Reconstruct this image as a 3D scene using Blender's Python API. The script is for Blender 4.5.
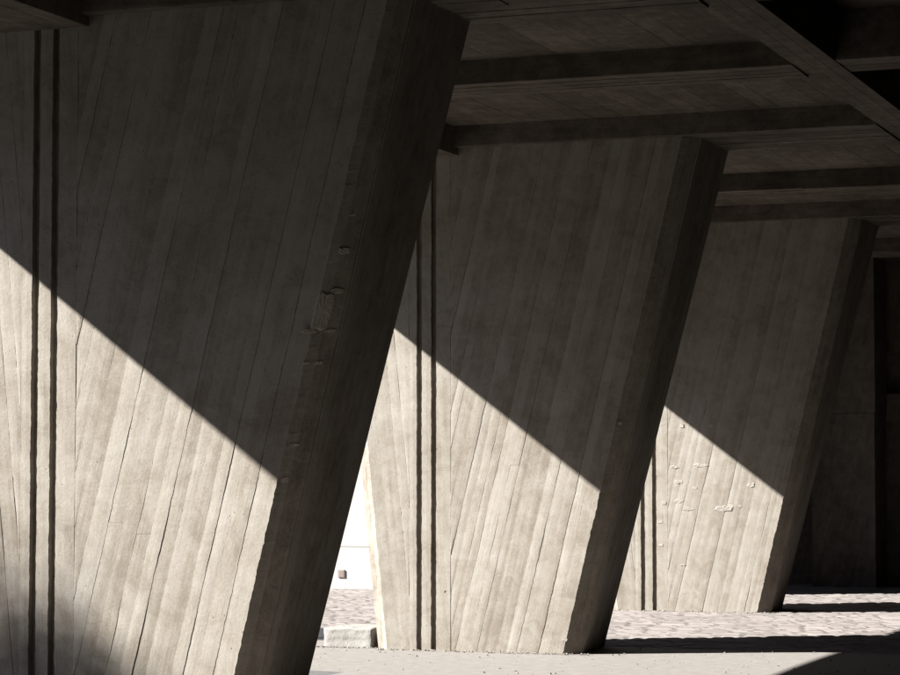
import bpy, math, random
from mathutils import Vector, noise
import numpy as np

# ------------------------------------------------------------------ camera, sky, sun, exposure
scene = bpy.context.scene
col = scene.collection
for o in list(bpy.data.objects):
    bpy.data.objects.remove(o, do_unlink=True)

cam_data = bpy.data.cameras.new('camera')
cam = bpy.data.objects.new('camera', cam_data)
col.objects.link(cam)
cam_data.sensor_width = 36.0
cam_data.lens = 2450.0 / 900.0 * 36.0
cam_data.clip_start = 0.1
cam_data.clip_end = 3000.0
cam.location = (0, 0, 1.6)
YAW, PITCH = math.radians(20.8155), math.radians(3.3288)
look = Vector((-math.sin(YAW) * math.cos(PITCH), math.cos(YAW) * math.cos(PITCH), math.sin(PITCH)))
cam.rotation_euler = look.to_track_quat('-Z', 'Y').to_euler()
scene.camera = cam

SUN_DIR = Vector((1.0, 0.60, -0.77)).normalized()          # the way the light travels
world = bpy.data.worlds.new('World')
scene.world = world
world.use_nodes = True
wn = world.node_tree.nodes
bg = wn.get('Background') or wn.new('ShaderNodeBackground')
sky = wn.new('ShaderNodeTexSky')
sky.sky_type = 'NISHITA'
sky.sun_disc = False
sky.sun_elevation = math.asin(-SUN_DIR.z)
sky.sun_rotation = math.atan2(-SUN_DIR.x, -SUN_DIR.y)
sky.air_density = 0.3
sky.dust_density = 0.3
world.node_tree.links.new(sky.outputs[0], bg.inputs[0])
bg.inputs[1].default_value = 0.05

sun_data = bpy.data.lights.new('sun', 'SUN')
sun_data.energy = 5.0
sun_data.angle = math.radians(0.53)
sun_data.color = (1.0, 0.98, 0.945)
sun = bpy.data.objects.new('sun', sun_data)
col.objects.link(sun)
sun.rotation_euler = SUN_DIR.to_track_quat('-Z', 'Y').to_euler()
sun.location = (-20, -10, 20)

scene.view_settings.view_transform = 'Standard'
scene.view_settings.look = 'None'
scene.view_settings.gamma = 1.0
scene.view_settings.use_curve_mapping = False
scene.view_settings.exposure = 2.36
scene.render.resolution_x = 1024
scene.render.resolution_y = 768

rng = random.Random(7)

# ------------------------------------------------------------------ helpers
def obj(name, verts, faces, mat, parent=None, smooth=False):
    me = bpy.data.meshes.new(name)
    me.from_pydata([tuple(v) for v in verts], [], faces)
    me.update()
    if smooth:
        me.polygons.foreach_set('use_smooth', [True] * len(me.polygons))
    me.materials.append(mat)
    o = bpy.data.objects.new(name, me)
    col.objects.link(o)
    if parent is not None:
        o.parent = parent
    return o

def empty(name, loc=(0, 0, 0)):
    o = bpy.data.objects.new(name, None)
    o.empty_display_size = 0.3
    o.location = loc
    col.objects.link(o)
    return o

def tag(o, label=None, cat=None, group=None, kind=None):
    if label: o['label'] = label
    if cat: o['category'] = cat
    if group: o['group'] = group
    if kind: o['kind'] = kind
    return o

def box_geo(x0, x1, y0, y1, z0, z1):
    v = [(x0, y0, z0), (x1, y0, z0), (x1, y1, z0), (x0, y1, z0),
         (x0, y0, z1), (x1, y0, z1), (x1, y1, z1), (x0, y1, z1)]
    f = [(0, 3, 2, 1), (4, 5, 6, 7), (0, 1, 5, 4), (1, 2, 6, 5), (2, 3, 7, 6), (3, 0, 4, 7)]
    return v, f

def box(name, x0, x1, y0, y1, z0, z1, mat, parent=None):
    v, f = box_geo(x0, x1, y0, y1, z0, z1)
    return obj(name, v, f, mat, parent)

def n1(x, seed=0.0):
    return noise.noise(Vector((x, seed * 13.17 + 0.37, seed * 5.3 + 0.71)))

# ------------------------------------------------------------------ materials
def new_mat(name):
    m = bpy.data.materials.new(name)
    m.use_nodes = True
    nt = m.node_tree
    return m, nt, nt.nodes['Principled BSDF']

def concrete(name, c_dark, c_mid, c_light, streak=(1, 1, 1), shear=0.0, bump=0.35, rough=0.9,
             per_piece=0.14, pit=True):
    """weathered cast concrete: streaks along the boards, stains, pores, one tone for each piece"""
    m, nt, b = new_mat(name)
    N, L = nt.nodes, nt.links
    geo = N.new('ShaderNodeNewGeometry')
    sep = N.new('ShaderNodeSeparateXYZ'); L.new(geo.outputs['Position'], sep.inputs[0])
    sh = N.new('ShaderNodeMath'); sh.operation = 'MULTIPLY_ADD'
    L.new(sep.outputs['Z'], sh.inputs[0]); sh.inputs[1].default_value = -shear
    L.new(sep.outputs['X'], sh.inputs[2])
    cmb = N.new('ShaderNodeCombineXYZ')
    L.new(sh.outputs[0], cmb.inputs[0]); L.new(sep.outputs['Y'], cmb.inputs[1]); L.new(sep.outputs['Z'], cmb.inputs[2])
    mp = N.new('ShaderNodeMapping'); mp.inputs['Scale'].default_value = streak
    L.new(cmb.outputs[0], mp.inputs[0])
    # long grain streaks
    ns = N.new('ShaderNodeTexNoise'); ns.inputs['Scale'].default_value = 9.0; ns.inputs['Detail'].default_value = 6
    ns.inputs['Roughness'].default_value = 0.6
    L.new(mp.outputs[0], ns.inputs['Vector'])
    # large stains
    nl = N.new('ShaderNodeTexNoise'); nl.inputs['Scale'].default_value = 1.3; nl.inputs['Detail'].default_value = 7
    nl.inputs['Roughness'].default_value = 0.62
    L.new(geo.outputs['Position'], nl.inputs['Vector'])
    # fine grit
    nf = N.new('ShaderNodeTexNoise'); nf.inputs['Scale'].default_value = 60.0; nf.inputs['Detail'].default_value = 5
    nf.inputs['Roughness'].default_value = 0.7
    L.new(geo.outputs['Position'], nf.inputs['Vector'])
    # hand-sized mottling
    nm = N.new('ShaderNodeTexNoise'); nm.inputs['Scale'].default_value = 6.5; nm.inputs['Detail'].default_value = 9
    nm.inputs['Roughness'].default_value = 0.68; nm.inputs['Distortion'].default_value = 0.6
    L.new(geo.outputs['Position'], nm.inputs['Vector'])
    oi = N.new('ShaderNodeObjectInfo')
    def madd(a, k, c):
        n = N.new('ShaderNodeMath'); n.operation = 'MULTIPLY_ADD'
        L.new(a, n.inputs[0]); n.inputs[1].default_value = k
        if isinstance(c, float): n.inputs[2].default_value = c
        else: L.new(c, n.inputs[2])
        return n.outputs[0]
    s = madd(ns.outputs['Fac'], 0.55, -0.70)
    s = madd(nm.outputs['Fac'], 0.95, s)
    s = madd(nl.outputs['Fac'], 0.8, s)
    s = madd(nf.outputs['Fac'], 0.62, s)
    s = madd(oi.outputs['Random'], per_piece, s)
    s = madd(s, 1.0, -0.285 - per_piece * 0.5)
    ramp = N.new('ShaderNodeValToRGB')
    e = ramp.color_ramp.elements
    e[0].position = 0.20; e[0].color = (*c_dark, 1)
    e[1].position = 0.80; e[1].color = (*c_light, 1)
    k = e.new(0.5); k.color = (*c_mid, 1)
    L.new(s, ramp.inputs[0])
    colour = ramp.outputs[0]
    if pit:
        # small dark pores
        vo = N.new('ShaderNodeTexVoronoi'); vo.inputs['Scale'].default_value = 16.0
        L.new(geo.outputs['Position'], vo.inputs['Vector'])
        lt = N.new('ShaderNodeMath'); lt.operation = 'LESS_THAN'; lt.inputs[1].default_value = 0.07
        L.new(vo.outputs['Distance'], lt.inputs[0])
        gt = N.new('ShaderNodeMath'); gt.operation = 'GREATER_THAN'; gt.inputs[1].default_value = 0.55
        L.new(nl.outputs['Fac'], gt.inputs[0])
        mu = N.new('ShaderNodeMath'); mu.operation = 'MULTIPLY'
        L.new(lt.outputs[0], mu.inputs[0]); L.new(gt.outputs[0], mu.inputs[1])
        mx = N.new('ShaderNodeMixRGB'); mx.inputs[2].default_value = (*[c * 0.45 for c in c_dark], 1)
        L.new(mu.outputs[0], mx.inputs[0]); L.new(colour, mx.inputs[1])
        colour = mx.outputs[0]
    L.new(colour, b.inputs['Base Color'])
    b.inputs['Roughness'].default_value = rough
    b.inputs['Specular IOR Level'].default_value = 0.15
    # rough worn areas between smoother ones
    msk = N.new('ShaderNodeMapRange'); msk.inputs['From Min'].default_value = 0.42; msk.inputs['From Max'].default_value = 0.62
    L.new(nl.outputs['Fac'], msk.inputs['Value'])
    rgh = N.new('ShaderNodeTexNoise'); rgh.inputs['Scale'].default_value = 24.0; rgh.inputs['Detail'].default_value = 6
    rgh.inputs['Roughness'].default_value = 0.75
    L.new(geo.outputs['Position'], rgh.inputs['Vector'])
    rm = N.new('ShaderNodeMath'); rm.operation = 'MULTIPLY'
    L.new(msk.outputs[0], rm.inputs[0]); L.new(rgh.outputs['Fac'], rm.inputs[1])
    hsum = madd(ns.outputs['Fac'], 0.45, madd(nf.outputs['Fac'], 0.45, madd(rm.outputs[0], 0.75, 0.0)))
    bp = N.new('ShaderNodeBump'); bp.inputs['Strength'].default_value = bump; bp.inputs['Distance'].default_value = 0.012
    L.new(hsum, bp.inputs['Height']); L.new(bp.outputs[0], b.inputs['Normal'])
    return m

def flat_mat(name, c, var=0.3, scale=8.0, bump=0.3, rough=0.9, bump_scale=None, dist=0.01, island=0.0):
    m, nt, b = new_mat(name)
    N, L = nt.nodes, nt.links
    geo = N.new('ShaderNodeNewGeometry')
    n = N.new('ShaderNodeTexNoise'); n.inputs['Scale'].default_value = scale; n.inputs['Detail'].default_value = 7
    n.inputs['Roughness'].default_value = 0.65
    L.new(geo.outputs['Position'], n.inputs['Vector'])
    ramp = N.new('ShaderNodeValToRGB'); e = ramp.color_ramp.elements
    e[0].position = 0.3; e[0].color = (*[x * (1 - var) for x in c], 1)
    e[1].position = 0.7; e[1].color = (*[x * (1 + var) for x in c], 1)
    fac = n.outputs['Fac']
    if island:                                # each stone its own tone
        ma = N.new('ShaderNodeMath'); ma.operation = 'MULTIPLY_ADD'; ma.inputs[1].default_value = island
        L.new(geo.outputs['Random Per Island'], ma.inputs[0]); L.new(fac, ma.inputs[2])
        mb_ = N.new('ShaderNodeMath'); mb_.operation = 'SUBTRACT'; mb_.inputs[1].default_value = island / 2
        L.new(ma.outputs[0], mb_.inputs[0]); fac = mb_.outputs[0]
    L.new(fac, ramp.inputs[0]); L.new(ramp.outputs[0], b.inputs['Base Color'])
    b.inputs['Roughness'].default_value = rough
    b.inputs['Specular IOR Level'].default_value = 0.2
    if bump <= 0: return m
    n2 = N.new('ShaderNodeTexNoise'); n2.inputs['Scale'].default_value = bump_scale or scale * 6; n2.inputs['Detail'].default_value = 5
    L.new(geo.outputs['Position'], n2.inputs['Vector'])
    bp = N.new('ShaderNodeBump'); bp.inputs['Strength'].default_value = bump; bp.inputs['Distance'].default_value = dist
    L.new(n2.outputs['Fac'], bp.inputs['Height']); L.new(bp.outputs[0], b.inputs['Normal'])
    return m

SL, SR = -0.105, 0.245                        # lean of the piers' left and right edges
M_right = concrete('board_marked_concrete', (0.138, 0.118, 0.095), (0.190, 0.171, 0.145), (0.230, 0.212, 0.186),
                   streak=(2.2, 2.2, 0.14), shear=SR, per_piece=0.22)
M_left = concrete('board_marked_concrete_left', (0.138, 0.118, 0.095), (0.190, 0.171, 0.145), (0.230, 0.212, 0.186),
                  streak=(2.2, 2.2, 0.14), shear=SL)
M_core = concrete('concrete_core', (0.10, 0.083, 0.066), (0.165, 0.143, 0.118), (0.22, 0.196, 0.166),
                  streak=(2.0, 2.0, 0.2), shear=SR, per_piece=0.0)
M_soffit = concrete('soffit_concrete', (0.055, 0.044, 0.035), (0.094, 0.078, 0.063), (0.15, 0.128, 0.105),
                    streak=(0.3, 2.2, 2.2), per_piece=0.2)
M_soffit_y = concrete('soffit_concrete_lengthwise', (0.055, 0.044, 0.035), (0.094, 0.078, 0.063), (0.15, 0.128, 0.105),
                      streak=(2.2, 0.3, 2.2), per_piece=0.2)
M_patch = flat_mat('repair_mortar', (0.27, 0.245, 0.21), 0.25, 14, 0.6)
M_flake = flat_mat('broken_concrete', (0.215, 0.198, 0.172), 0.3, 25, 0.8, bump_scale=60)
M_white = flat_mat('white_painted_render', (0.285, 0.275, 0.258), 0.06, 3, 0.25)
M_vent = flat_mat('vent_brown_metal', (0.20, 0.165, 0.15), 0.1, 20, 0.1)
M_apron = flat_mat('pale_gritty_paving', (0.152, 0.140, 0.128), 0.16, 9, 0.12, bump_scale=90)
M_cobble = flat_mat('pinkish_setts', (0.148, 0.131, 0.122), 0.2, 5, 0.0, bump_scale=30, island=0.45)
M_joint = flat_mat('sandy_joints', (0.105, 0.094, 0.089), 0.25, 9, 0.0)
M_block = flat_mat('limestone_block', (0.195, 0.186, 0.17), 0.12, 9, 0.5, bump_scale=40)
M_asphalt = flat_mat('asphalt', (0.05, 0.05, 0.052), 0.25, 30, 0.4)
M_patch_asphalt = flat_mat('worn_asphalt', (0.085, 0.083, 0.082), 0.2, 12, 0.3)
M_strip_shade = flat_mat('painted_strip_shade', (0.018, 0.018, 0.02), 0.25, 12, 0.2)  # near-black colour standing in for a cast shadow on the ground
M_soil = flat_mat('outer_ground', (0.045, 0.04, 0.032), 0.35, 0.6, 0.4)
M_grit = flat_mat('grit', (0.155, 0.14, 0.123), 0.3, 30, 0.3)

# ------------------------------------------------------------------ ground
gr = obj('ground', [(-700, -700, -0.03), (700, -700, -0.03), (700, 900, -0.03), (-700, 900, -0.03)], [(0, 1, 2, 3)], M_soil)
tag(gr, 'dark ground spreading out around the bridge', kind='structure')

def grid_sheet(name, x0, x1, y0, y1, step, zf, mat):
    nx = max(1, int(round((x1 - x0) / step))); ny = max(1, int(round((y1 - y0) / step)))
    vs = []
    for j in range(ny + 1):
        for i in range(nx + 1):
            x = x0 + (x1 - x0) * i / nx; y = y0 + (y1 - y0) * j / ny
            vs.append((x, y, zf(x, y)))
    fs = [(j * (nx + 1) + i, j * (nx + 1) + i + 1, (j + 1) * (nx + 1) + i + 1, (j + 1) * (nx + 1) + i)
          for j in range(ny) for i in range(nx)]
    return obj(name, vs, fs, mat, smooth=True)

ap = grid_sheet('pavement', -16.0, 4.0, 12.4, 22.7, 0.2,
                lambda x, y: 0.012 * noise.noise(Vector((x * 0.5, y * 0.5, 3.0))) - 0.004, M_apron)
tag(ap, 'pale gritty pavement in front of the concrete piers', kind='structure')
rd = obj('road', [(-22, -40, -0.022), (4, -40, -0.022), (4, 12.44, -0.022), (-22, 12.44, -0.022)], [(0, 1, 2, 3)], M_asphalt)
tag(rd, 'dark asphalt roadway on the near side of the pavement', kind='structure')
bounce_ap = grid_sheet('pavement', -7.6, 4.0, 8.6, 12.4, 0.4, lambda x, y: -0.004, M_apron)  # unseen piece added to bounce sunlight onto the nearest pier's flank
tag(bounce_ap, 'pale pavement added out of view to bounce light onto the nearest pier', kind='structure')
ap2 = grid_sheet('asphalt_patch', -15.0, -7.8, 17.2, 18.95, 0.2,
                 lambda x, y: 0.012 * noise.noise(Vector((x * 0.5, y * 0.5, 3.0))) + 0.001 - 0.02 * max(0.0, (x + 8.4)), M_patch_asphalt)
tag(ap2, 'worn grey asphalt patch in the pavement behind the nearest pier', kind='structure')
cb = obj('cobbled_ground', [(-24, 22.7, -0.006), (4, 22.7, -0.006), (4, 44, -0.006), (-24, 44, -0.006)], [(0, 1, 2, 3)], M_joint)
tag(cb, 'sandy bed under the pinkish setts', kind='structure')

# setts: real low domed stones, far too many and too flat in view to pick apart
vs, fs = [], []
y = 22.78
row = 0
while y < 36.5:
    dy = rng.uniform(0.12, 0.19)
    x = -18.0 + rng.uniform(0, 0.2)
    while x < -3.2:
        dx = rng.uniform(0.16, 0.36)
        h = 0.002 + 0.004 * noise.noise(Vector((x * 0.8, y * 0.8, 9))) + rng.uniform(-0.003, 0.003)
        g = rng.uniform(0.003, 0.008)
        k = len(vs)
        tx, ty = rng.uniform(-0.0015, 0.0015), rng.uniform(-0.0015, 0.0015)
        b_ = 0.03
        X0, X1, Y0_, Y1_ = x + g, x + dx - g, y + g, y + dy - g
        base = [(X0, Y0_), (X1, Y0_), (X1, Y1_), (X0, Y1_)]
        bx = 0.052
        top = [(X0 + b_, Y0_ + b_), (X1 - bx, Y0_ + b_), (X1 - bx, Y1_ - b_), (X0 + b_, Y1_ - b_)]
        for p in base: vs.append((p[0] + rng.uniform(-.004, .004), p[1] + rng.uniform(-.004, .004), -0.008))
        for q, p in enumerate(top):
            vs.append((p[0], p[1], h + tx * (1 if q in (1, 2) else -1) + ty * (1 if q > 1 else -1)))
        fs += [(k + 4, k + 5, k + 6, k + 7), (k, k + 1, k + 5, k + 4), (k + 1, k + 2, k + 6, k + 5),
               (k + 2, k + 3, k + 7, k + 6), (k + 3, k, k + 4, k + 7)]
        x += dx
    y += dy
    row += 1
so = obj('setts', vs, fs, M_cobble)
tag(so, 'pinkish sunlit setts paving the ground behind the piers', 'setts', kind='stuff')

# ground shadow painted as a dark strip between the pavement and the setts, left of the stone block
as1 = box('ground_shadow_strip', -16.0, -9.2, 22.75, 24.1, -0.02, 0.022, M_strip_shade)
tag(as1, 'dark painted ground shadow beyond the pale stone block', kind='structure')

# ------------------------------------------------------------------ piers
PIER_Y = [7.2, 14.5, 21.6, 29.1]
TOP = 4.76
XL0, XR0 = -8.85, -7.10                     # front face edges at the ground
G1, G2 = -8.525, -8.378                      # centres of the two grooves
GW = 0.052
CH_X, CH_Y = 0.138, 0.12
THICK = 1.12
DEEP = 0.05                                  # how far the boards stand in front of the core

def strip_board(parent, mat, mapf, left, right, z0, z1, step, h, lb=0.0, rb=0.0, jl=0.0, jr=0.0,
                seed=0.0, deep=DEEP, gap=(0.001, 0.006, 0.0), cols=3, name='board'):
    """one board mark: left(z), right(z) give its edges, mapf(a, z, d) puts it on the face"""
    n = max(2, int((z1 - z0) / step))
    vs, fs = [], []
    w = cols + 3
    tilt = rng.uniform(-0.001, 0.001)
    for i in range(n + 1):
        z = z0 + (z1 - z0) * i / n
        gl = gap[0] + gap[1] * max(0.0, 0.8 * n1(z * 4.0, seed) + 0.7 * n1(z * 19, seed + 2) + 0.6 * n1(z * 47, seed + 3) + gap[2])
        gr_ = gap[0] + gap[1] * max(0.0, 0.8 * n1(z * 4.0, seed + 5) + 0.7 * n1(z * 19, seed + 7) + 0.6 * n1(z * 47, seed + 8) + gap[2])
        a0 = left(z) + gl + jl * (0.5 * n1(z * 5, seed + 11) + 0.7 * n1(z * 19, seed + 12) + 0.6 * n1(z * 47, seed + 15))
        a1 = right(z) - gr_ + jr * (0.5 * n1(z * 5, seed + 13) + 0.7 * n1(z * 19, seed + 14) + 0.6 * n1(z * 47, seed + 16))
        if a1 < a0 + 0.004:
            mid = 0.5 * (a0 + a1); a0, a1 = mid - 0.002, mid + 0.002
        ring = [(a0 - lb, -deep)]
        for c in range(cols + 1):
            t = c / cols
            a = a0 + (a1 - a0) * t
            d = h + tilt * (t - 0.5) * 2 + 0.0022 * noise.noise(Vector((a * 6, z * 2.5, seed)))
            if (c == 0 and lb == 0) or (c == cols and rb == 0): d -= 0.0015
            ring.append((a, d))
        ring.append(((right(z) if rb else a1) + rb, -deep))
        for a, d in ring:
            vs.append(mapf(a, z, d))
    for i in range(n):
        for c in range(w - 1):
            fs.append((i * w + c, i * w + c + 1, (i + 1) * w + c + 1, (i + 1) * w + c))
    fs.append(tuple(range(w)))
    fs.append(tuple(reversed(range(n * w, n * w + w))))
    return obj(name, vs, fs, mat, parent)

def make_pier(idx, Y0, label, detail):
    root = empty('bridge_pier', (0.5 * (XL0 + XR0), Y0 + THICK / 2, 0))
    tag(root, label, 'pier', 'leaning concrete piers under the bridge')
    ox, oy = root.location.x, root.location.y
    P = lambda x, y, z: (x - ox, y - oy, z)
    twist = lambda y, z: -0.10 * (y - Y0 - CH_Y) / (THICK - CH_Y) * (1 - z / TOP)      # the flank turns in a little low down
    # core: everything behind the board marks
    vs, fs = [], []
    for z in (-0.06, TOP):
        l, r = XL0 + SL * z, XR0 + SR * z
        kl, kr = CH_X * DEEP / CH_Y, CH_X * DEEP / CH_Y
        ring = [(l - kl, Y0 + DEEP), (r + kr, Y0 + DEEP), (r + CH_X, Y0 + CH_Y), (r + CH_X + twist(Y0 + THICK, z), Y0 + THICK),
                (l - CH_X, Y0 + THICK), (l - CH_X, Y0 + CH_Y)]
        vs += [P(x, y, z) for x, y in ring]
    n = 6
    for i in range(n):
        fs.append((i, (i + 1) % n, n + (i + 1) % n, n + i))
    fs += [tuple(reversed(range(n))), tuple(range(n, 2 * n))]
    obj('core', vs, fs, M_core, root)
    front = lambda a, z, d: P(a, Y0 - d, z)
    step = 0.02 if detail else 0.09
    sd = idx * 50.0
    kx = CH_X * DEEP / CH_Y
    # strips by the two grooves
    wob = lambda x, k: (lambda z: x + 0.003 * n1(z * 6, sd + k) + 0.0045 * n1(z * 25, sd + k + 1))
    strip_board(root, M_left, front, wob(G1 + GW / 2, 1), wob(G2 - GW / 2, 2), -0.05, TOP, step, 0.0, seed=sd + 3, gap=(0, 0.004, -0.1), cols=2, name='groove_rib')
    strip_board(root, M_left, front, wob(G2 + GW / 2, 3), lambda z: G2 + 0.17, -0.05, TOP, step, 0.001, seed=sd + 4, gap=(0, 0.004, -0.1), cols=2, name='groove_margin')
    strip_board(root, M_left, front, lambda z: G1 - 0.10, wob(G1 - GW / 2, 4), -0.05, TOP, step, 0.001, seed=sd + 5, gap=(0, 0.004, -0.1), cols=2, name='groove_margin')
    # boards leaning left, between the left edge and the groove margin
    xs = G1 - 0.10
    u1 = xs - SL * 0            # board coordinate u = x - SL z
    u_hi = xs - SL * TOP
    u = XL0
    first = True
    k = 0
    while u < u_hi - 0.02:
        wdt = rng.uniform(0.085, 0.16)
        ua, ub = u, min(u + wdt, u_hi)
        z0 = -0.05
        # the board runs up from the ground or from the margin (x <= xs)
        if ua > xs: z0 = max(z0, (ua - xs) / (-SL) + 0.02)
        if z0 < TOP - 0.1:
            strip_board(root, M_left, front, (lambda z, ua=ua: ua + SL * z), (lambda z, ub=ub: min(ub + SL * z, xs)),
                        z0, TOP, step, rng.uniform(-0.003, 0.002), lb=kx if first else 0, jl=0.006 if first else 0,
                        seed=sd + 10 + k, gap=(0.0, 0.006, rng.choice([-0.6, -0.3, 0.0])))
        u = ub; first = False; k += 1
    def edge(i, still=False):                 # the wandering line that two neighbouring boards share
        if still: return lambda z: 0.0
        return lambda z: 0.005 * n1(z * 2.3, sd + 200 + i) + 0.0035 * n1(z * 13, sd + 230 + i) + 0.0035 * n1(z * 37, sd + 260 + i)
    # boards leaning right, from the groove margin to the right edge
    xs = G2 + 0.17
    u = xs - SR * TOP
    k = 0
    while u < XR0 - 0.005:
        wdt = rng.choice([0.085, 0.09, 0.095, 0.10, 0.105, 0.115, 0.13])
        ua, ub = u, u + wdt
        if XR0 - ub < 0.07: ub = XR0
        last = ub == XR0
        z0 = -0.05
        if ub < xs: z0 = max(z0, (xs - ub) / SR + 0.02)
        h = rng.uniform(-0.003, 0.002)
        if z0 < TOP - 0.1:
            cuts = [z0, TOP]
            if rng.random() < 0.3 and TOP - z0 > 2.2: cuts = [z0, rng.uniform(z0 + 0.5, min(TOP - 0.8, z0 + 3.2)), TOP]
            for q, (za, zb) in enumerate(zip(cuts[:-1], cuts[1:])):       # some runs are two boards end to end
                strip_board(root, M_right, front, (lambda z, ua=ua, e=edge(k): max(ua + SR * z + e(z), xs)), (lambda z, ub=ub, e=edge(k + 1, last): ub + SR * z + e(z)),
                            za, zb - (0.001 if q + 2 < len(cuts) else 0), step, h + q * rng.uniform(-0.004, 0.004), rb=kx if last else 0, jr=0.009 if last else 0,
                            seed=sd + 40 + k + 0.31 * q, gap=(0.0, 0.0034, rng.choice([-0.7, -0.45, -0.25, -0.1, 0.15])))
        u = ub; k += 1
    # boards on the right flank
    ya = Y0 + CH_Y + 0.01
    k = 0
    while ya < Y0 + THICK - 0.02:
        wdt = rng.uniform(0.10, 0.19)
        yb = min(ya + wdt, Y0 + THICK - 0.004)
        if Y0 + THICK - yb < 0.06: yb = Y0 + THICK - 0.004
        strip_board(root, M_right, (lambda a, z, d: P(XR0 + CH_X + SR * z + twist(a, z) + 0.012 + d, a, z)), (lambda z, a=ya: a), (lambda z, b=yb: b),
                    -0.05, TOP, 0.12, rng.uniform(-0.003, 0.004), seed=sd + 80 + k, deep=0.012 + 0.005,
                    gap=(0.0015, 0.006, rng.choice([-0.4, 0.0, 0.3])), cols=2, name='flank_board')
        ya = yb; k += 1
    return root, P

labels = ['leaning concrete pier standing out of view beyond the left edge',
          'largest leaning concrete pier in view, with a mortar patch near its right edge',
          'middle leaning concrete pier standing behind the pale stone block',
          'farthest leaning concrete pier with white chipped marks on its sunlit face']
piers = [make_pier(i, Yp, labels[i], i in (1, 2, 3)) for i, Yp in enumerate(PIER_Y)]

# pixel of the photograph -> point on a pier's front face, to copy the marks on the piers
_f, _cx, _cy = 2450.0, 450.0, 337.5
_r = Vector((math.cos(YAW), math.sin(YAW), 0)); _u = _r.cross(look)
def on_face(px, py, Y):
    d = look + _r * ((px - _cx) / _f) - _u * ((py - _cy) / _f)
    p = d * (Y / d.y)
    return p.x, p.z + 1.6

def on_chamfer(px, py, Y):
    d = look + _r * ((px - _cx) / _f) - _u * ((py - _cy) / _f)
    # plane (x - XR0 - SR z) / CH_X = (y - Y) / CH_Y
    t = (XR0 / CH_X + SR * 1.6 / CH_X - Y / CH_Y) / ((d.x - SR * d.z) / CH_X - d.y / CH_Y)
    p = d * t
    return p.x, p.y, p.z + 1.6

def chamfer_blob(parent, P, Y0, px, py, w, hgt, mat, name, proud, seed, square=0.5, n=14):
    cx, cy, cz = on_chamfer(px, py, Y0)
    tl = math.hypot(CH_X, CH_Y)
    ax = Vector((CH_X / tl, CH_Y / tl, 0)); up = Vector((SR, 0, 1)); nn = Vector((CH_Y / tl, -CH_X / tl, 0))
    c0 = Vector((cx, cy, cz))
    vs, fs = [], []
    ring = []
    for i in range(n):
        t = 2 * math.pi * (i + 0.5) / n
        c, q = math.cos(t), math.sin(t)
        k = (abs(c) ** 6 + abs(q) ** 6) ** (-1 / 6) * square + (1 - square)
        k *= 1 + 0.22 * n1(i * 1.7, seed) + 0.12 * n1(i * 5.1, seed + 1)
        ring.append(ax * (0.5 * w * c * k * 1.25) + up * (0.5 * hgt * q * k))
    for sc, dp in ((1.0, -0.006), (0.92, 1.0), (0.5, 1.0)):
        for r_ in ring:
            d = dp if dp < 0 else proud * rng.uniform(0.75, 1.2)
            vs.append(P(*(c0 + r_ * sc + nn * d)))
    vs.append(P(*(c0 + nn * proud)))
    for r0 in (0, 1):
        for i in range(n):
            j = (i + 1) % n
            fs.append((r0 * n + i, r0 * n + j, (r0 + 1) * n + j, (r0 + 1) * n + i))
    for i in range(n):
        fs.append((2 * n + i, 2 * n + (i + 1) % n, 3 * n))
    return obj(name, vs, fs, mat, parent)

def blob(parent, P, Y0, px, py, w, hgt, mat, name, proud=0.008, lean=0.24, seed=0.0, n=14, square=0.5):
    """irregular flake of mortar or a broken ledge, w x hgt metres, standing proud of the face"""
    cx, cz = on_face(px, py, Y0)
    ring = []
    for i in range(n):
        t = 2 * math.pi * i / n
        c, s = math.cos(t), math.sin(t)
        q = (abs(c) ** 4 + abs(s) ** 4) ** -0.25 * square + (1 - square)
        rr = q * (1 + 0.5 * n1(i * 1.7, seed) + 0.35 * n1(i * 5.1, seed + 1))
        a, z = 0.5 * w * c * rr, 0.5 * hgt * s * rr
        ring.append((cx + a + lean * z, cz + z))
    vs = [P(x, Y0 + 0.004, z) for x, z in ring]
    vs += [P(cx + (x - cx) * 0.8, Y0 - proud * (0.8 + 0.4 * rng.random()), cz + (z - cz) * 0.8) for x, z in ring]
    vs += [P(cx + (x - cx) * 0.5, Y0 - proud * (0.7 + 0.6 * rng.random()), cz + (z - cz) * 0.5) for x, z in ring]
    vs += [P(cx, Y0 - proud, cz)]
    fs = []
    for r0 in (0, 1):
        for i in range(n):
            j = (i + 1) % n
            fs.append((r0 * n + i, r0 * n + j, (r0 + 1) * n + j, (r0 + 1) * n + i))
    for i in range(n):
        fs.append((2 * n + i, 2 * n + (i + 1) % n, 3 * n))
    return obj(name, vs, fs, mat, parent)

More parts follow.
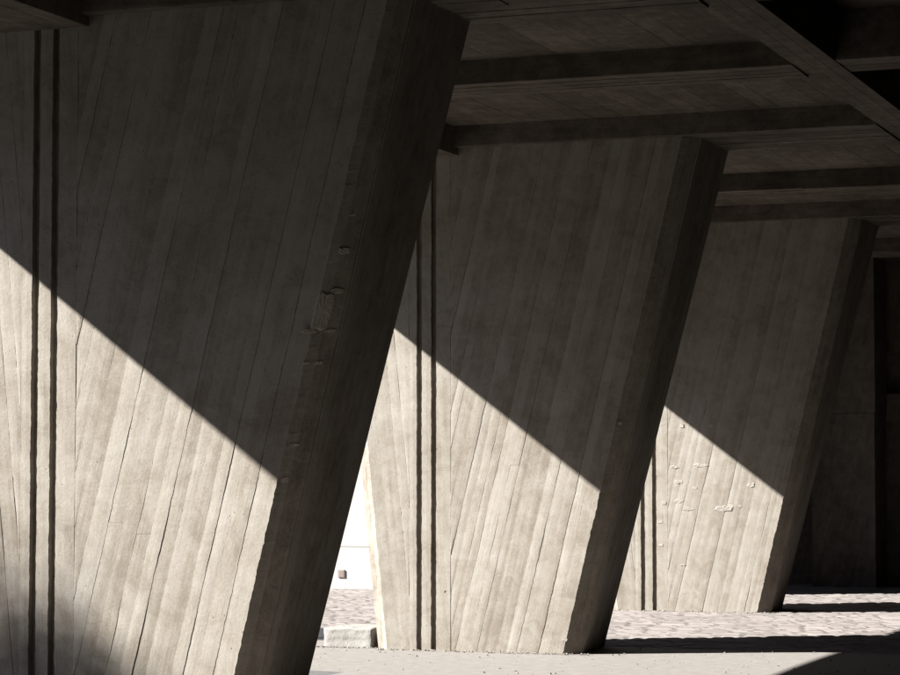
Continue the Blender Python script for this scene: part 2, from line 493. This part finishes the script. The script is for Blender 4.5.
r1, P1 = piers[1]
px_m = 15.4 / 2450
for k, (px, py, w, h, pr) in enumerate([(323, 311, 15, 40, 0.014)]):
    chamfer_blob(r1, P1, PIER_Y[1], px, py, w * px_m, h * px_m, M_patch, 'mortar_patch', 0.012, k + 60, 0.95, 20)
for k, (px, py, w, h, pr) in enumerate([(344, 251, 10, 7, .03), (337, 291, 12, 6, .03), (309, 331, 14, 5, .03), (330, 331, 10, 4, .02),
                                        (318, 363, 9, 4, .02), (306, 363, 6, 3, .02), (294, 445, 9, 3, .02), (285, 480, 7, 6, .02), (352, 215, 7, 3, .015)]):
    chamfer_blob(r1, P1, PIER_Y[1], px, py, w * px_m, h * px_m, M_core if k > 8 else M_patch, 'spall', pr * 0.25, k + 70)
r3, P3 = piers[3]
px_m = 30.8 / 2450
for k, (px, py, w, h) in enumerate([(701, 465, 15, 4), (679, 482, 9, 4), (725, 508, 20, 7), (688, 509, 13, 3), (679, 501, 9, 4), (751, 485, 8, 5), (675, 467, 7, 3),
                                    (664, 503, 6, 5), (660, 522, 6, 3), (682, 426, 4, 4), (740, 506, 4, 3), (661, 545, 6, 3), (711, 425, 5, 5), (683, 565, 6, 2), (695, 488, 5, 3)]):
    blob(r3, P3, PIER_Y[3], px, py, w * px_m, h * px_m, M_flake, 'spall', 0.0045, lean=0.0, seed=k + 90)
r2, P2 = piers[2]
px_m = 22.8 / 2450
for k, (px, py, w, h) in enumerate([(620, 423, 5, 3), (565, 640, 6, 3), (444, 591, 4, 2)]):
    blob(r2, P2, PIER_Y[2], px, py, w * px_m, h * px_m, M_flake, 'spall', 0.007, lean=0.0, seed=k + 120)

# ------------------------------------------------------------------ bridge deck
deck = empty('bridge_deck', (-4, 15, 4.65))
tag(deck, 'dark concrete bridge deck with beams resting on the leaning piers', 'bridge deck')
DX, DY, DZ = deck.location
def dbox(name, x0, x1, y0, y1, z0, z1, mat, parent=deck):
    b = box_geo(x0 - DX, x1 - DX, y0 - DY, y1 - DY, z0 - DZ, z1 - DZ)
    return obj(name, b[0], b[1], mat, parent)
CEIL = 4.94
BEAM = 4.75
Y_END = 46.0
Y_START = -24.0
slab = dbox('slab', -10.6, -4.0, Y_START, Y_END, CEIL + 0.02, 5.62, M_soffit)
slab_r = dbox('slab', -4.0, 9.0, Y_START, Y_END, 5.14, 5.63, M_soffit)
# edge beam along the open side; it throws the slanting shadow line over the piers
def edge_x(y): return -10.90 - 0.022 * (y - 21.6)
vs = []
for y in (Y_START - 0.02, Y_END + 0.02):
    for x, z in ((edge_x(y), 4.65), (edge_x(y) + 0.45, 4.65), (edge_x(y) + 0.45, 5.9), (edge_x(y), 5.9)):
        vs.append((x - DX, y - DY, z - DZ))
obj('edge_beam', vs, [(0, 1, 2, 3), (7, 6, 5, 4), (0, 4, 5, 1), (1, 5, 6, 2), (2, 6, 7, 3), (3, 7, 4, 0)], M_soffit_y, deck)
# lengthwise beams
def plank_rows_y(parent, x0, x1, y0, y1, z, mat, wlo=0.14, whi=0.22):
    """boards lying lengthwise (along y) on an underside"""
    x = x0
    while x < x1 - 0.02:
        w = min(rng.uniform(wlo, whi), x1 - x)
        if x1 - x - w < 0.06: w = x1 - x
        d = rng.uniform(0.002, 0.005)
        dbox('board', x + 0.001, x + w - 0.001, y0 + 0.002, y1 - 0.002, z - d, z + 0.012, mat, parent)
        x += w
def plank_rows_x(parent, x0, x1, y0, y1, z, mat, wlo=0.12, whi=0.2):
    """boards lying across (along x) on an underside"""
    y = y0
    while y < y1 - 0.02:
        w = min(rng.uniform(wlo, whi), y1 - y)
        if y1 - y - w < 0.06: w = y1 - y
        x = x0
        while x < x1 - 0.05:
            ln = rng.uniform(1.6, 3.2)
            if x1 - x - ln < 0.7: ln = x1 - x
            d = rng.uniform(0.002, 0.014)
            dbox('board', x + 0.002, x + ln - 0.002, y + 0.003, y + w - 0.003, z - d, z + 0.010, mat, parent)
            x += ln
        y += w
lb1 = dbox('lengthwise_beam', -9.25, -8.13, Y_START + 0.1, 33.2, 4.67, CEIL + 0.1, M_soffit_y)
plank_rows_y(lb1, -9.25, -8.13, 12.0, PIER_Y[1] + 0.0, 4.67, M_soffit_y, 0.2, 0.3)
lb2 = dbox('lengthwise_beam', -4.13, -3.80, Y_START + 0.1, Y_END - 0.1, BEAM + 0.01, 5.56, M_soffit_y)
plank_rows_y(lb2, -4.13, -3.80, 14.0, 30.0, BEAM + 0.01, M_soffit_y, 0.1, 0.16)
# cross beams
cross = []
for i, Yp in enumerate(PIER_Y):
    cross.append((Yp - 0.12, Yp + THICK + 0.1))
cross += [(10.9, 11.5), (18.15, 18.75), (25.95, 26.6), (33.6, 34.4)]
cross.sort()
for (ya, yb) in cross:
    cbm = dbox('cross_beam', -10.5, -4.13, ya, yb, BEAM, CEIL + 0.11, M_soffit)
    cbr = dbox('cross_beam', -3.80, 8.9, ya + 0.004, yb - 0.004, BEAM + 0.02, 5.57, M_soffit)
    if ya > 13:
        plank_rows_x(cbm, -8.13, -4.13, ya, yb, BEAM, M_soffit)
        plank_rows_x(cbr, -3.80, -1.5, ya, yb, BEAM + 0.02, M_soffit)
# ceiling boards in the bays between the cross beams
for (a, b) in zip(cross[:-1], cross[1:]):
    if a[0] < 13 or b[0] > 34.5: continue
    plank_rows_y(slab, -8.13, -4.13, a[1], b[0], CEIL, M_soffit_y)

# ------------------------------------------------------------------ white abutment wall, shaded pillar and back wall
W_Y = 33.3
ab = empty('abutment_wall', (-17, W_Y, 0))
tag(ab, 'bright white sunlit wall at the back, beyond the stone block', 'wall')
def abox(name, x0, x1, y0, y1, z0, z1, mat, parent=ab):
    b = box_geo(x0 + 17, x1 + 17, y0 - W_Y, y1 - W_Y, z0, z1)
    return obj(name, b[0], b[1], mat, parent)
x = -30.0 + 0.05
while x < -8.8:                               # rendered wall panels with fine joints
    ln = min(2.4, -8.75 - x)
    z = -0.05
    for z0, z1 in ((-0.05, 0.62), (0.62, 1.95), (1.95, 3.3), (3.3, 4.74)) + (((4.74, 7.5),) if x + ln < -11.6 else ()):
        abox('panel', x + 0.004, x + ln - 0.004, W_Y + rng.uniform(0, 0.003), W_Y + 0.3, z0 + 0.004, z1 - 0.004, M_white)
    x += ln
abox('backing', -30.0, -8.76, W_Y + 0.02, W_Y + 0.42, -0.06, 4.76, M_white)
abox('backing', -30.0, -11.9, W_Y + 0.02, W_Y + 0.42, 4.76, 7.52, M_white)
vx, vz = on_face(341.5, 573.5, W_Y)
v = abox('vent', vx - 0.055, vx + 0.055, W_Y - 0.02, W_Y + 0.01, vz - 0.055, vz + 0.055, M_vent)
for q in range(4):
    zz = vz - 0.04 + q * 0.025
    abox('louvre', vx - 0.042, vx + 0.042, W_Y - 0.026, W_Y - 0.018, zz, zz + 0.012, M_vent, v)

PY = 36.6
xa, _ = on_face(812, 500, PY); xb, _ = on_face(875, 500, PY)
pl = empty('square_pillar', ((xa + xb) / 2, PY + 0.4, 0))
tag(pl, 'plain upright pillar in deep shade behind the farthest leaning pier', 'pillar')
def rel(o, x0, x1, y0, y1, z0, z1): 
    l = o.location
    return box_geo(x0 - l.x, x1 - l.x, y0 - l.y, y1 - l.y, z0 - l.z, z1 - l.z)
_, zj = on_face(850, 413, PY)
b_ = rel(pl, xa, xb, PY, PY + 0.9, -0.03, zj - 0.006); obj('lower_shaft', b_[0], b_[1], M_core, pl)
b_ = rel(pl, xa - 0.015, xb + 0.015, PY - 0.015, PY + 0.915, zj, 5.3); obj('upper_shaft', b_[0], b_[1], M_core, pl)
b_ = rel(pl, xa + 0.02, xb - 0.02, PY + 0.02, PY + 0.88, zj - 0.006, zj); obj('joint', b_[0], b_[1], M_core, pl)

BY = 37.9
bw = empty('back_wall', (-2, BY, 0))
tag(bw, 'shaded concrete wall with a ledge at the far right end', 'wall')
b_ = rel(bw, -16, 9, BY, BY + 0.4, -0.03, 5.5); obj('wall_face', b_[0], b_[1], M_core, bw)
_, z0 = on_face(890, 422, BY - 0.35); _, z1 = on_face(890, 394, BY - 0.35)
b_ = rel(bw, -16, 9, BY - 0.35, BY, z0, z1); obj('ledge', b_[0], b_[1], M_core, bw)
b_ = rel(bw, -16, 9, BY - 0.25, BY, -0.03, 0.12); obj('plinth', b_[0], b_[1], M_core, bw)

rw = box('side_light_blocker', 4.0, 4.5, -24, 46, -0.05, 5.49, M_soffit_y)  # added out of view to cut the ambient light under the deck
tag(rw, 'unseen wall added on the right to limit light under the bridge', 'wall')

ew = box('end_light_blocker', -10.5, 4.0, -23.9, -23.4, -0.05, 4.74, M_soffit)  # added behind the camera to keep sky light off the piers
tag(ew, 'unseen wall added behind the camera to shut out sky light', 'wall')
# unseen slope added on the sunny side to block low sky light
M_sky_blocker = flat_mat('sky_blocker_green', (0.045, 0.055, 0.025), 0.4, 0.4, 0.8)
hl = grid_sheet('sky_blocker_slope', -110, -44, -90, 110, 4.0,
                lambda x, y: -0.2 + 25.0 * min(1.0, max(0.0, (-44 - x) / 26.0)) ** 0.7 + 2.0 * noise.noise(Vector((x * 0.08, y * 0.08, 1.0))) * min(1, (-44 - x) / 8), M_sky_blocker)
tag(hl, 'unseen dark slope added to block low sky light', kind='structure')

# ------------------------------------------------------------------ stone block
def stone_block(name, x0, x1, y0, y1, z1, mat, label, cat):
    n = 10
    vs, fs = [], []
    import bmesh
    bm = bmesh.new()
    bmesh.ops.create_cube(bm, size=1.0)
    bmesh.ops.subdivide_edges(bm, edges=bm.edges[:], cuts=19, use_grid_fill=True)
    for vtx in bm.verts:
        p = vtx.co
        # rounded, worn corners
        q = Vector((p.x * 2, p.y * 2, p.z * 2))
        rad = 0.06
        inner = Vector([max(-1 + rad, min(1 - rad, c)) for c in q])
        d = q - inner
        if d.length > 0: q = inner + d.normalized() * rad
        w = Vector(((x0 + x1) / 2 + q.x * (x1 - x0) / 2, (y0 + y1) / 2 + q.y * (y1 - y0) / 2, z1 / 2 + q.z * z1 / 2))
        w += Vector((1, 1, 1)) * (0.012 * noise.noise(w * 5) + 0.005 * noise.noise(w * 19))
        vtx.co = w - Vector(((x0 + x1) / 2, (y0 + y1) / 2, 0))
    me = bpy.data.meshes.new(name); bm.to_mesh(me); bm.free()
    me.polygons.foreach_set('use_smooth', [True] * len(me.polygons))
    me.materials.append(mat)
    o = bpy.data.objects.new(name, me); o.location = ((x0 + x1) / 2, (y0 + y1) / 2, -0.015)
    col.objects.link(o)
    tag(o, label, cat)
    return o
stone_block('stone_block', -9.56, -9.05, 21.72, 22.3, 0.20, M_block, 'pale rough stone block on the pavement against the middle pier', 'stone block')

# ------------------------------------------------------------------ crumbs and grit, thickest along the feet of the piers
vs, fs = [], []
def crumb(x, y, r):
    k = len(vs)
    pts = [(1, 0, 0), (-0.5, 0.85, 0.05), (-0.5, -0.85, -0.05), (0.1, 0.1, 0.8), (0, 0, -0.6)]
    a = rng.uniform(0, 6.28); c, q = math.cos(a), math.sin(a)
    for p in pts:
        j = rng.uniform(0.7, 1.2)
        vs.append((x + r * j * (p[0] * c - p[1] * q), y + r * j * (p[0] * q + p[1] * c), 0.35 * r + r * 0.8 * p[2]))
    fs.extend([(k, k + 1, k + 3), (k + 1, k + 2, k + 3), (k + 2, k, k + 3), (k + 1, k, k + 4), (k + 2, k + 1, k + 4), (k, k + 2, k + 4)])
for Yp in PIER_Y[1:]:
    for i in range(260):
        crumb(rng.uniform(XL0 - 0.1, XR0 + 0.3), Yp - abs(rng.gauss(0, 0.07)) - 0.012, rng.uniform(0.004, 0.016))
for i in range(380):
    crumb(rng.uniform(-10.5, -4.0), rng.uniform(19.0, 22.6), rng.choice([0.004, 0.006, 0.008, 0.014]))
for i in range(120):
    crumb(rng.uniform(-9.7, -8.95), 21.7 - abs(rng.gauss(0, 0.05)), rng.uniform(0.004, 0.014))
go = obj('grit', vs, fs, M_grit)
tag(go, 'pale crumbs and grit along the feet of the piers', 'grit', kind='stuff')

# ------------------------------------------------------------------ roadside tree on the sunny side; it dapples the nearest pier
def make_tree(loc, height, crown_c, crown_r, label):
    root = empty('tree', loc)
    tag(root, label, 'tree')
    mb = flat_mat('bark', (0.10, 0.075, 0.055), 0.3, 10, 0.8)
    ml = flat_mat('leaf_green', (0.06, 0.09, 0.03), 0.3, 3, 0.1)
    vs, fs = [], []
    def limb(p0, p1, r0, r1, seg=5, sides=8):
        base = len(vs)
        p0, p1 = Vector(p0), Vector(p1)
        ax = (p1 - p0).normalized()
        e1 = ax.orthogonal().normalized(); e2 = ax.cross(e1)
        for i in range(seg + 1):
            t = i / seg
            c = p0.lerp(p1, t) + Vector((0.12 * n1(t * 3, p1.x), 0.12 * n1(t * 3, p1.y), 0)) * t * (1 - t) * 4
            r = r0 + (r1 - r0) * t
            for s in range(sides):
                a = 2 * math.pi * s / sides
                vs.append(tuple(c + (e1 * math.cos(a) + e2 * math.sin(a)) * r))
        for i in range(seg):
            for s in range(sides):
                fs.append((base + i * sides + s, base + i * sides + (s + 1) % sides,
                           base + (i + 1) * sides + (s + 1) % sides, base + (i + 1) * sides + s))
    cc = Vector(crown_c)
    fork = Vector((cc.x * 0.4, cc.y * 0.4, height * 0.5))
    limb((0, 0, -0.1), fork, 0.24, 0.17)
    tips = []
    for i in range(9):
        d = Vector((rng.gauss(0, 1), rng.gauss(0, 1), rng.gauss(0.2, 0.8))).normalized()
        tip = cc + d * crown_r * rng.uniform(0.5, 0.85)
        limb(fork, tip, 0.09, 0.02); tips.append(tip)
    obj('trunk', vs, fs, mb, root)
    lv, lf = [], []
    for i in range(26):
        c = (tips[i % 9] if i < 18 else cc) + Vector((rng.gauss(0, 1), rng.gauss(0, 1), rng.gauss(0, 1))) * 0.35
        for j in range(110):
            p = c + Vector((rng.gauss(0, 1), rng.gauss(0, 1), rng.gauss(0, 1))) * 0.22
            a = Vector((rng.gauss(0, 1), rng.gauss(0, 1), rng.gauss(0, 1))).normalized()
            b2 = a.orthogonal().normalized()
            s = rng.uniform(0.05, 0.09)
            k = len(lv)
            lv += [tuple(p - a * s), tuple(p + b2 * s * 0.5), tuple(p + a * s), tuple(p - b2 * s * 0.5)]
            lf.append((k, k + 1, k + 2, k + 3))
    obj('crown', lv, lf, ml, root)
    return root
T = 20.0
def shade_point(x, z, t=T):                   # a point up the sunbeam that reaches (x, z) on the nearest pier's face
    return Vector((x - t, PIER_Y[1] - 0.60 * t, z + 0.77 * t))
C = shade_point(-8.12, -0.42)
make_tree((C.x - 0.4, C.y - 0.3, 0), C.z, (0.4, 0.3, C.z), 0.95, 'leafy tree in the sun beside the bridge, left of the view')
